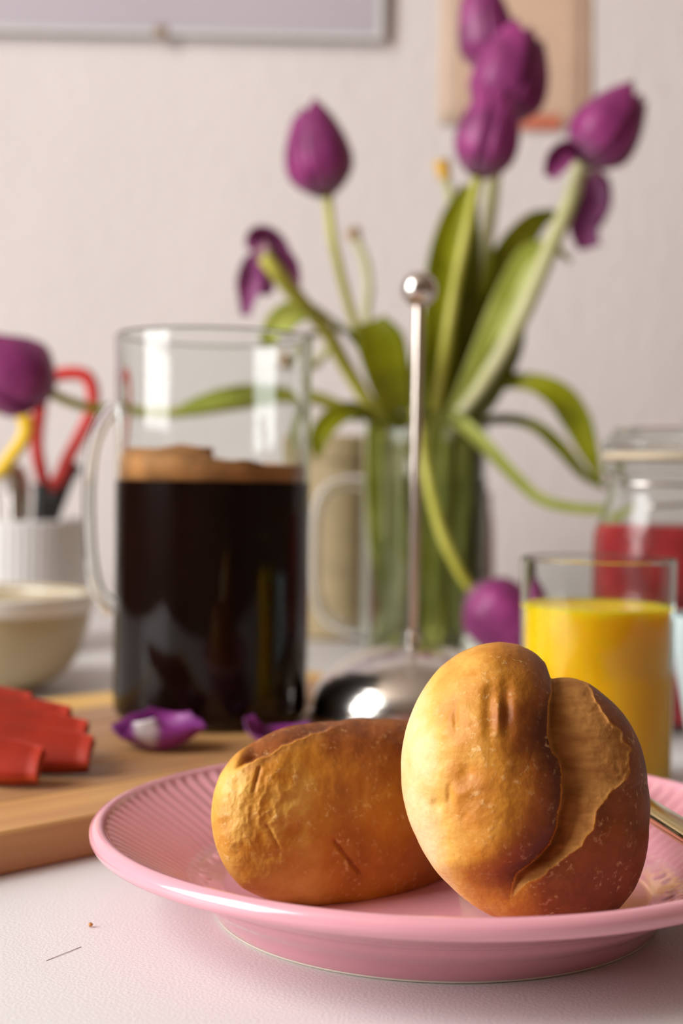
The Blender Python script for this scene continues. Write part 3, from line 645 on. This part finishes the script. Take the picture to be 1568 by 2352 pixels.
# ================================================================ RED PEPPER STRIPS ON THE BOARD
def pepper(label, ex, ey, ed, dirv, length, wid, z, tilt, bend=.012):
    e = P(ex, ey, ed); d = Vector(dirv).normalized(); n, m = 22, 9; up = Vector((0, 0, 1)); s = Vector((d.y, -d.x, 0)).normalized()
    V = []; C0 = Vector((e.x, e.y, z))
    for th_ in (0, 1):
        for i in range(n):
            t = i / (n - 1); w = wid * min(1, .72 + 2.2 * t) * (1 - .12 * t)
            c = C0 + d * (length * t) + up * (bend * math.sin(PI * t) * .35)
            for j in range(m):
                u = -1 + 2 * j / (m - 1)
                ss = s * math.cos(tilt) + up * math.sin(tilt); uu = up * math.cos(tilt) - s * math.sin(tilt)
                V.append(c + ss * u * w + uu * (-.26 * w * u * u + (.0035 if th_ == 0 else -.0025)))
    F = grid_faces(n, m, False); F2 = [tuple(n * m + q for q in ff[::-1]) for ff in F]; E = []
    for i in range(n - 1):
        for j in (0, m - 1): a, b = i * m + j, (i + 1) * m + j; E.append((a, b, b + n * m, a + n * m))
    for i in (0, n - 1):
        for j in range(m - 1): a, b = i * m + j, i * m + j + 1; E.append((a, b, b + n * m, a + n * m))
    Vn = np.array(V); 
    Vn[:, 2] += max(0, BT + .0002 - Vn[:, 2].min())
    p = thing('pepper_strip', label, 'pepper strip', (Vn[:, 0].mean(), Vn[:, 1].mean(), Vn[:, 2].min()), 'red pepper strips on the board')
    o = obj('skin', Vn, F + F2 + E, [M['pepper'], M['pepper_in']], p)
    mi = np.zeros(len(F) * 2 + len(E), np.int32); mi[len(F):] = 1; o.data.polygons.foreach_set('material_index', mi)
pepper('red pepper strip nearest the camera, lowest of the pile on the board', 92, 1806, .606, (-1, .10, 0), .11, .0105, BT + .006, .75)
pepper('red pepper strip reaching furthest right, second from the front of the pile', 208, 1768, .632, (-1, .07, 0), .13, .0110, BT + .009, .72)
pepper('red pepper strip third from the front, lying on the longest strip', 196, 1730, .648, (-1, .05, 0), .12, .0105, BT + .015, .65)
pepper('red pepper strip fourth from the front, ending short of the longest strip', 156, 1694, .664, (-1, .05, 0), .12, .0105, BT + .019, .6)
pepper('dark red pepper strip at the back and top of the pile on the board', 66, 1662, .684, (-1, .04, 0), .11, .0115, BT + .022, .5)

# ================================================================ LOOSE PETALS ON THE BOARD
def loose_petal(label, pts, hw, hint, fold, wav=.0, twist=None, pale=0.0):
    v, f, a = ribbon(pts, hw, hint, fold, 26, 13, twist, wav)
    a = a + .42 * np.tile(np.abs(np.linspace(-1, 1, 13)), 26) + pale
    v[:, 2] += BT + .0006 - v[:, 2].min()
    b = v.mean(0); b[2] = v[:, 2].min()
    o = obj('tulip_petal', v, f, M['petal_white'], base=b, solid=.0007, attrs={'along': a}); tag(o, label, 'petal', 'fallen tulip petals on the board'); return o
q0 = PZ(352, 1733, BT)
pb = [q0 + Vector(d) for d in ((-.005, -.001, .0150), (-.003, .000, .0065), (0, .006, .0005), (.002, .018, .001), (.004, .027, .008), (.005, .031, .014))]
loose_petal('cupped purple petal with a white base lying on the board before the coffee jug', pb, [.005, .014, .023, .0245, .019, .009], (0, 1, .3), .42, .03, (0, -1.6, 1.2))
q1 = PZ(600, 1722, BT)
pb = [q1 + Vector((-.008, .006, .014)), q1 + Vector((-.003, .004, .004)), q1 + Vector((.006, .006, 0)), q1 + Vector((.018, .012, .002)), q1 + Vector((.026, .016, .008))]
loose_petal('purple petal on the board half hidden behind the lying bread roll', pb, [.003, .009, .0135, .012, .004], (0, -.1, 1), .5, .03, None, .6)

# ================================================================ TULIPS IN THE GLASS JUG
VD = 1.22; vc = P(972, 1300, VD); vc = Vector((vc.x, VD, 0)); VR = .0535; vtop = P(972, 950, VD).z
vase = thing('glass_vase', 'clear glass jug used as a vase, with a loop handle on its left', 'vase', vc)
v, f = vessel(vc, VR, vtop, .0022, .004, .012, .001); obj('glass_body', v, f, M['glass'], vase)
hp = [P(x, y, VD) for x, y in ((842, 1112), (800, 1108), (752, 1122), (727, 1170), (722, 1260), (724, 1350), (742, 1410), (785, 1440), (842, 1446))]
v, f = tube(hp, [.0065, .0052, .005, .005, .0065], 48, 14, 1.1); obj('handle', v, f, M['glass'], vase)
v, f = liquid(vc, VR - .0021, .0041, vtop * .72, .0095); o = obj('water', v, f, M['water'], base=vc + Vector((0, 0, .0041))); tag(o, 'clear water around the tulip stems in the glass vase', 'water')

def blossom(parent, base, axis, L, R, openness=.0, mat='petal', npet=6, rot=0.0, tip=.42, seed=0):
    ax = Vector(axis).normalized(); q = ax.to_track_quat('Z', 'Y').to_matrix(); base = Vector(base)
    rr = random.Random(seed)
    for k in range(npet):
        outer = k % 2 == 0; th0 = rot + 2 * PI * k / npet + rr.uniform(-.12, .12); s = 1.0 if outer else .90
        n, m = 18, 11; V = []; A = []; ln = L * rr.uniform(.92, 1.04); op = openness + rr.uniform(-.04, .05)
        for i in range(n):
            t = i / (n - 1)
            prof_r = R * s * (math.sin(PI * min(1, t * .93 + .07) ** .62) ** .55 if t < .55 else 1) 
            f1 = math.sin(PI / 2 * min(1, (t + .04) / .40)) ** .75
            f2 = 1 - (1 - tip) * max(0, (t - .40) / .60) ** 1.7
            rad = R * s * f1 * f2 + R * op * t * t * 1.6
            ha = (.95 if outer else .85) * min(1, (t + .12) / .35) ** .5 * max(.10, 1 - t ** 7) ** .5
            ha = max(ha, .05)
            for j in range(m):
                u = -1 + 2 * j / (m - 1); a = th0 + u * ha * 1.02
                zz = ln * (t - .05 * u * u * t) ; r_ = rad * (1 - .05 * u * u + .035 * math.cos(u * PI * 2) ) 
                V.append(base + q @ Vector((r_ * math.cos(a), r_ * math.sin(a), zz))); A.append(t)
        obj('petal', [tuple(p) for p in V], grid_faces(n, m, False), M[mat], parent, solid=.0006, attrs={'along': A})
TG = 'tulips in the glass vase'
def stem_of(parent, pts, r=.0042, mat='stem', last=None):
    W = [P(x, y, d) for x, y, d in pts]
    if last is not None: W = W + [Vector(l) for l in last]
    v, f = tube(W, r, 56, 12); obj('stem', v, f, M[mat], parent); return W
def leaf_of(parent, pts, hw, mat='leaf', hint=(0, -1, .15), fold=.35, wav=0.0, twist=None):
    W = [P(x, y, d) for x, y, d in pts]; s = np.mean([p[2] for p in pts]) / F_
    v, f, a = ribbon(W, [h * s for h in hw], hint, fold, 34, 9, twist, wav); obj('leaf', v, f, M[mat], parent, solid=.0009, attrs={'along': a})
def foot(dx, dy): return [(vc.x + dx * .6, vc.y + dy * .6, vtop * .55), (vc.x + dx, vc.y + dy, .008)]
def tulip(label, first, group=TG):
    return thing('tulip', label, 'tulip', (vc.x, vc.y, .006), group)

# A upright at the left
t = tulip('upright closed purple tulip on a thin stem, left of the plunger rod', None)
stem_of(t, [(752, 452, 1.2), (766, 560, 1.2), (798, 690, 1.2), (832, 790, 1.2), (885, 900, 1.2)], .0040, 'stem', foot(.012, -.02))
b = P(750, 450, 1.2); blossom(t, b, P(708, 250, 1.2) - b, .077, .0285, -.02, rot=.6, tip=.45, seed=1)
leaf_of(t, [(850, 738, 1.16), (872, 790, 1.155), (895, 880, 1.16), (925, 985, 1.185)], [34, 58, 50, 26], 'leaf', (.15, -1, .1), .25)
# B drooping, seen from behind
t = tulip('wilting purple tulip drooping to the left, its pale stem tip towards us', None)
stem_of(t, [(606, 590, 1.10), (640, 632, 1.105), (690, 692, 1.125), (745, 755, 1.15), (790, 835, 1.17), (835, 910, 1.18), (875, 975, 1.19)], [.0062, .0066, .0062, .0060, .0052, .0042], 'stem', foot(-.02, -.015))
def hang(t, pts, hw, mat='petal_dry', fold=.5, hint=(0, -1, .15), wav=.06):
    W = [P(x, y, d) for x, y, d in pts]; s = np.mean([p[2] for p in pts]) / F_
    v, f, a = ribbon(W, [h * s for h in hw], hint, fold, 24, 11, wav=wav); obj('petal', v, f, M[mat], t, solid=.0006, attrs={'along': a})
hang(t, [(604, 585, 1.11), (585, 610, 1.12), (572, 660, 1.125), (563, 725, 1.12)], [14, 28, 30, 9])
hang(t, [(606, 582, 1.11), (590, 565, 1.14), (605, 552, 1.165), (640, 580, 1.175), (660, 630, 1.17)], [14, 26, 32, 28, 10])
hang(t, [(612, 588, 1.115), (640, 590, 1.12), (662, 615, 1.125), (672, 655, 1.13), (676, 690, 1.13)], [12, 24, 24, 18, 5])
hang(t, [(604, 590, 1.115), (600, 625, 1.14), (612, 660, 1.15), (628, 668, 1.15)], [12, 26, 24, 8])
leaf_of(t, [(622, 802, 1.11), (630, 762, 1.11), (662, 728, 1.115), (710, 714, 1.13), (755, 735, 1.16), (795, 765, 1.19), (850, 830, 1.205)], [12, 30, 34, 28, 18, 12, 10], 'leaf_light', (.2, -.8, .6), .3)
leaf_of(t, [(655, 774, 1.13), (720, 770, 1.16), (785, 760, 1.19), (850, 800, 1.205)], [4, 10, 14, 10], 'leaf_dark', (.1, -.7, .8), .3)
# C far left, nodding out of the frame
t = tulip('purple tulip nodding to the left edge on a long low stem behind the coffee jug', None)
stem_of(t, [(116, 903, 1.1), (175, 928, 1.11), (250, 942, 1.12), (400, 948, 1.13), (560, 930, 1.15), (700, 915, 1.17), (800, 938, 1.185), (875, 985, 1.2)], .0040, 'stem', foot(-.01, .02))
b = P(118, 900, 1.1); blossom(t, b, P(-70, 812, 1.07) - b, .070, .031, .0, rot=.2, tip=.5, seed=2)
leaf_of(t, [(395, 945, 1.13), (460, 928, 1.13), (530, 912, 1.135), (600, 905, 1.15), (720, 915, 1.175), (830, 960, 1.19)], [8, 20, 24, 22, 18, 16], 'leaf_light', (0, -.9, .4), .3)
leaf_of(t, [(728, 1050, 1.14), (732, 1005, 1.14), (765, 962, 1.15), (815, 945, 1.165), (870, 975, 1.185)], [8, 24, 26, 24, 18], 'leaf', (.2, -.8, .5), .3)
# D top
t = tulip('topmost purple tulip, cut by the upper edge, behind the others', None)
b = P(1128, 165, 1.26); stem_of(t, [(1128, 168, 1.26), (1140, 300, 1.26), (1135, 450, 1.255), (1105, 640, 1.245), (1060, 850, 1.235), (1020, 960, 1.23)], .0046, 'stem_pale', foot(.02, .02))
blossom(t, b, P(1100, -30, 1.26) - b, .078, .0255, -.01, rot=1.0, tip=.5, seed=3)
leaf_of(t, [(1120, 560, 1.24), (1100, 680, 1.235), (1070, 800, 1.23), (1035, 940, 1.225)], [10, 36, 42, 30], 'leaf', (.1, -1, 0), .3)
# E centre
t = tulip('large purple tulip in the middle of the top cluster, leaning right', None)
b = P(1140, 282, 1.22); stem_of(t, [(1140, 285, 1.22), (1128, 400, 1.225), (1112, 560, 1.225), (1072, 740, 1.225), (1020, 930, 1.22)], .0044, 'stem_pale', foot(.015, .0))
blossom(t, b, P(1205, 75, 1.22) - b, .082, .0335, .02, rot=.3, tip=.5, seed=4)
leaf_of(t, [(1276, 488, 1.26), (1225, 515, 1.255), (1170, 590, 1.245), (1130, 690, 1.235), (1085, 820, 1.225), (1035, 960, 1.215)], [8, 28, 40, 42, 40, 28], 'leaf', (-.1, -1, .2), .3)
# F front of the cluster
t = tulip('lowest purple tulip of the top cluster, above the tall leaves', None)
b = P(1098, 408, 1.18); stem_of(t, [(1096, 410, 1.18), (1078, 500, 1.18), (1048, 640, 1.18), (1025, 780, 1.18), (1000, 940, 1.19)], .0046, 'stem', foot(.005, -.02))
blossom(t, b, P(1148, 205, 1.18) - b, .076, .0270, -.01, rot=.0, tip=.45, seed=5)
leaf_of(t, [(1070, 425, 1.2), (1038, 510, 1.195), (1018, 620, 1.19), (1010, 760, 1.19), (1005, 960, 1.195)], [8, 30, 42, 40, 28], 'leaf', (.1, -1, 0), .35)
leaf_of(t, [(1090, 470, 1.21), (1075, 600, 1.205), (1050, 760, 1.2), (1015, 950, 1.2)], [8, 30, 38, 26], 'leaf_dark', (0, -1, 0), .3)
# H right
t = tulip('purple tulip leaning far to the right with one loose petal', None)
b = P(1335, 375, 1.18); stem_of(t, [(1334, 378, 1.18), (1305, 470, 1.175), (1255, 590, 1.17), (1190, 740, 1.17), (1110, 880, 1.18), (1040, 980, 1.19)], [.0062, .0070, .0075, .0062, .005, .0042], 'stem_pale', foot(-.02, .0))
blossom(t, b, P(1452, 215, 1.18) - b, .075, .0290, .0, rot=.5, tip=.42, seed=6)
hang(t, [(1338, 365, 1.175), (1305, 350, 1.16), (1278, 375, 1.155), (1262, 408, 1.155)], [12, 26, 30, 14], 'petal')
leaf_of(t, [(1310, 600, 1.2), (1270, 572, 1.19), (1215, 585, 1.185), (1165, 690, 1.185), (1110, 830, 1.185), (1050, 960, 1.19)], [5, 12, 24, 34, 36, 26], 'leaf_light', (-.1, -1, .3), .3)
leaf_of(t, [(1200, 700, 1.19), (1165, 800, 1.185), (1110, 900, 1.19), (1055, 990, 1.195)], [10, 34, 40, 24], 'leaf_dark', (0, -1, .1), .3)
# I wilted behind H
t = tulip('wilted purple tulip hanging at the far right behind the leaning one', None)
stem_of(t, [(1352, 395, 1.25), (1310, 480, 1.25), (1250, 610, 1.245), (1170, 790, 1.24), (1090, 920, 1.235)], .0042, 'stem_pale', foot(.0, .025))
hang(t, [(1352, 392, 1.245), (1362, 430, 1.235), (1368, 470, 1.23), (1362, 505, 1.23)], [14, 28, 26, 14])
hang(t, [(1350, 395, 1.25), (1358, 450, 1.245), (1338, 520, 1.24), (1350, 572, 1.235)], [12, 22, 36, 26])
hang(t, [(1356, 395, 1.26), (1380, 420, 1.27), (1385, 470, 1.275), (1372, 520, 1.27)], [12, 18, 18, 8])
leaf_of(t, [(1378, 1105, 1.20), (1355, 1040, 1.19), (1325, 965, 1.185), (1280, 908, 1.18), (1210, 878, 1.185), (1130, 890, 1.20), (1060, 970, 1.215)], [6, 22, 34, 32, 20, 22, 20], 'leaf', (-.5, -.8, .4), .3)
leaf_of(t, [(1390, 1122, 1.22), (1340, 1092, 1.215), (1285, 1030, 1.21), (1225, 980, 1.21), (1150, 965, 1.215), (1070, 985, 1.22)], [6, 14, 18, 15, 14, 14], 'leaf', (-.2, -.8, .6), .4)
# J drooping in front of the vase
t = tulip('purple tulip drooping over the vase rim down beside the juice glass', None)
stem_of(t, [(1088, 1362, 1.115), (1048, 1300, 1.11), (1008, 1205, 1.11), (978, 1080, 1.12), (962, 985, 1.14), (955, 945, 1.165), (958, 975, 1.20)], .0045, 'stem', foot(-.015, .01))
b = P(1082, 1355, 1.115); blossom(t, b, P(1215, 1470, 1.10) - b, .064, .0275, .10, rot=.4, tip=.6, seed=8)
leaf_of(t, [(1432, 1158, 1.13), (1390, 1172, 1.13), (1310, 1168, 1.13), (1235, 1145, 1.135), (1160, 1075, 1.145), (1100, 1010, 1.16), (1040, 965, 1.18), (1010, 1000, 1.21)], [6, 12, 14, 14, 16, 18, 20, 18], 'leaf_light', (-.1, -.8, .6), .35)
# bare stems without petals
def bare(label, pts, r, pm, fx, mat='stem_pale', plen=.014):
    t = tulip(label, None, 'petalless tulip stems in the glass vase'); W = stem_of(t, pts, r, mat, foot(*fx))
    d = (W[0] - W[1]).normalized(); v, f = tube([W[0] - d * .001, W[0] + d * plen * .5, W[0] + d * plen], [.0055, .0062, .0078], 10, 12); obj('pistil', v, f, M[pm], t); return t
t = bare('petalless tulip stem with a yellow pistil left of the top cluster', [(1022, 408, 1.21), (1036, 470, 1.21), (1030, 600, 1.21), (1012, 780, 1.21), (990, 950, 1.21)], .0042, 'pistil', (-.005, .015))
leaf_of(t, [(985, 720, 1.2), (975, 800, 1.195), (970, 880, 1.195), (968, 985, 1.2)], [14, 26, 32, 26], 'leaf_light', (.1, -1, 0), .3)
t = bare('pale petalless tulip stem curving up behind the big left leaf', [(816, 548, 1.27), (838, 600, 1.265), (846, 660, 1.26), (842, 740, 1.25), (870, 880, 1.235)], .0042, 'pistil_dry', (-.025, .015), plen=.008)
t = bare('short petalless tulip stem bent down behind the right rim of the coffee jug', [(700, 832, 1.2), (722, 838, 1.205), (760, 800, 1.21), (790, 830, 1.21), (840, 930, 1.21)], .0038, 'pistil_dry', (-.03, .0), plen=.010)
# leaves standing in the water
leaf_of(t, [(860, 975, 1.19), (862, 1100, 1.19), (870, 1250, 1.19), (900, 1440, 1.2)], [20, 26, 24, 14], 'leaf_light', (.2, -1, 0), .3)
t2 = tulip('pale tulip stem without a flower standing at the right inside the vase', None, 'petalless tulip stems in the glass vase')
stem_of(t2, [(1080, 900, 1.24), (1075, 1000, 1.24), (1060, 1150, 1.235)], .0045, 'stem', [(vc.x + .02, vc.y + .005, .008)])
leaf_of(t2, [(1100, 850, 1.24), (1090, 960, 1.235), (1080, 1120, 1.23), (1070, 1300, 1.225), (1040, 1440, 1.22)], [16, 34, 36, 30, 16], 'leaf_dark', (-.2, -1, 0), .3)

for x0_, x1_, d_, mt in ((905, 905, 1.185, 'stem_pale'), (1000, 985, 1.19, 'leaf_light'), (1050, 1030, 1.20, 'leaf_light')):
    leaf_of(t2, [(x0_ + 12, 940, d_), (x0_, 1080, d_), (x1_, 1260, d_), (x1_ - 4, 1460, d_ + .01)], [18, 26, 26, 14], mt, (.2, -1, 0), .3)
# ---- reddish brown pot behind the vase
bd_ = 1.40; bx = P(1060, 1300, bd_).x; bR = P(1134, 1250, bd_).x - bx; bz = P(1080, 1130, bd_).z
v, f = lathe([(0, .001), (bR * .85, .001), (bR * .95, .006), (bR, bz * .4), (bR * .97, bz * .75), (bR * .88, bz * .92), (bR * .9, bz), (bR * .8, bz), (bR * .78, bz * .9), (bR * .85, bz * .4), (bR * .7, .008), (0, .006)], (bx, bd_, 0), 64)
o = obj('stoneware_jar', v, f, M['rust'], base=(bx, bd_, 0)); tag(o, 'reddish brown glazed jar mostly hidden behind the glass vase', 'jar')

cx_, cd_ = P(772, 1300, 1.335).x, 1.335; cR = .0335; cz_ = P(772, 1000, cd_).z
can = thing('canister', 'tan canister standing behind the handle of the glass vase', 'canister', (cx_, cd_, 0))
v, f = lathe([(0, .0005), (cR - .003, .0005), (cR, .003), (cR, cz_ - .026), (cR - .001, cz_ - .0245), (0, cz_ - .0245)], (cx_, cd_, 0), 64); obj('canister_body', v, f, M['tan'], can)
v, f = lathe([(0, cz_ - .0243), (cR + .0008, cz_ - .0243), (cR + .0012, cz_ - .022), (cR + .0010, cz_ - .004), (cR - .002, cz_ - .0005), (0, cz_)], (cx_, cd_, 0), 64); obj('lid', v, f, M['tan'], can)
# ================================================================ ON THE WALL
WY = Y1
c_r = P(880, 92, WY - .016); c_l = P(-500, 78, WY - .016); tilt = 0.008
pf = thing('picture_frame', 'frameless clip picture with a pale lavender print, cut by the top left corner', 'picture', (c_r.x - .35, WY, c_r.z + .25))
def wall_box(x0, x1, z0, z1, y0, y1, til, pivot):
    V, F = box(((x0 + x1) / 2, (y0 + y1) / 2, (z0 + z1) / 2), (x1 - x0, y1 - y0, z1 - z0), .0008)
    V = V.copy(); dx = V[:, 0] - pivot[0]; dz = V[:, 2] - pivot[1]; V[:, 0] = pivot[0] + dx * math.cos(til) + dz * math.sin(til); V[:, 2] = pivot[1] - dx * math.sin(til) + dz * math.cos(til); return V, F
pv = (c_r.x, c_r.z)
v, f = wall_box(c_r.x - .70, c_r.x, c_r.z, c_r.z + .50, WY - .018, WY - .0150, tilt, pv); obj('backing_board', v, f, M['frame_edge'], pf, smooth=False)
v, f = wall_box(c_r.x - .695, c_r.x - .009, c_r.z + .0065, c_r.z + .495, WY - .0188, WY - .0181, tilt, pv); obj('print', v, f, M['print'], pf, smooth=False)
for hx, hz in ((.60, .38), (.12, .38), (.06, .05)):
    v, f = wall_box(c_r.x - hx, c_r.x - hx + .03, c_r.z + hz, c_r.z + hz + .03, WY - .0152, WY - .0002, tilt, pv); obj('spacer_block', v, f, M['frame_edge'], pf, smooth=False)
cp = P(368, 76, WY - .02)
v, f = join(box((cp.x, WY - .0205, cp.z + .003), (.012, .0022, .013), .0006), box((cp.x, WY - .016, cp.z - .004), (.012, .011, .0018), .0004)); obj('clip', v, f, M['clip'], pf, smooth=False, label='small metal clip at the lower edge')
# paper sheet
a0, a1 = P(1006, 285, WY - .002), P(1352, 292, WY - .002)
ps = thing('paper_sheet', 'peach paper print hanging on the white wall behind the top tulips', 'poster', (a0.x + .08, WY, a0.z + .15))
def sheet(x0, x1, z0, z1, off, curl=.004):
    V = []; n, m = 16, 8
    for i in range(n):
        t = i / (n - 1)
        for j in range(m):
            u = j / (m - 1); V.append((x0 + (x1 - x0) * u, WY - off - curl * (1 - t) ** 3, z0 + (z1 - z0) * t))
    return np.array(V), grid_faces(n, m, False)
v, f = sheet(a0.x, a1.x, a0.z, a0.z + .36, .0012); obj('paper', v, f, M['poster'], ps, solid=.0004)
v, f = sheet(a1.x - .008, a1.x, a0.z, a0.z + .36, .0018); obj('border_strip', v, f, M['poster_edge'], ps, solid=.0003, label='darker tan strip along the right edge')
v, f = sheet(a0.x + .002, a0.x + .022, a0.z, a0.z + .36, .0018); obj('border_strip', v, f, M['poster_light'], ps, solid=.0003, label='paler strip along the left edge')
s0, s1 = P(1185, 298, WY - .004), P(1286, 266, WY - .004)
v, f = box(((s0.x + s1.x) / 2, WY - .0066, (s0.z + s1.z) / 2), (s1.x - s0.x, .0008, s1.z - s0.z), .0002); obj('sticker', v, f, M['sticker'], ps, smooth=False, label='orange red printed mark at the bottom edge')

# ================================================================ SMALL BITS ON THE TABLE
cb = PZ(208, 2130, 0)
v, f = ball(cb + Vector((0, 0, .0006)), .0008, 10, 7, .8); v = v + rng.normal(0, .00012, v.shape); v[:, 2] += -v[:, 2].min()
o = obj('crumb', v, f, M['crumb_mat'], base=cb); tag(o, 'tiny brown bread crumb on the bare white table left of the plate', 'crumb')
v, f = tube([PZ(105, 2206, .0002), PZ(150, 2188, .0003), PZ(186, 2174, .0002)], .00011, 20, 6); v[:, 2] += -v[:, 2].min()
o = obj('fibre', v, f, M['fibre'], base=v.mean(0)); tag(o, 'thin grey fibre lying on the white table at lower left', 'fibre')
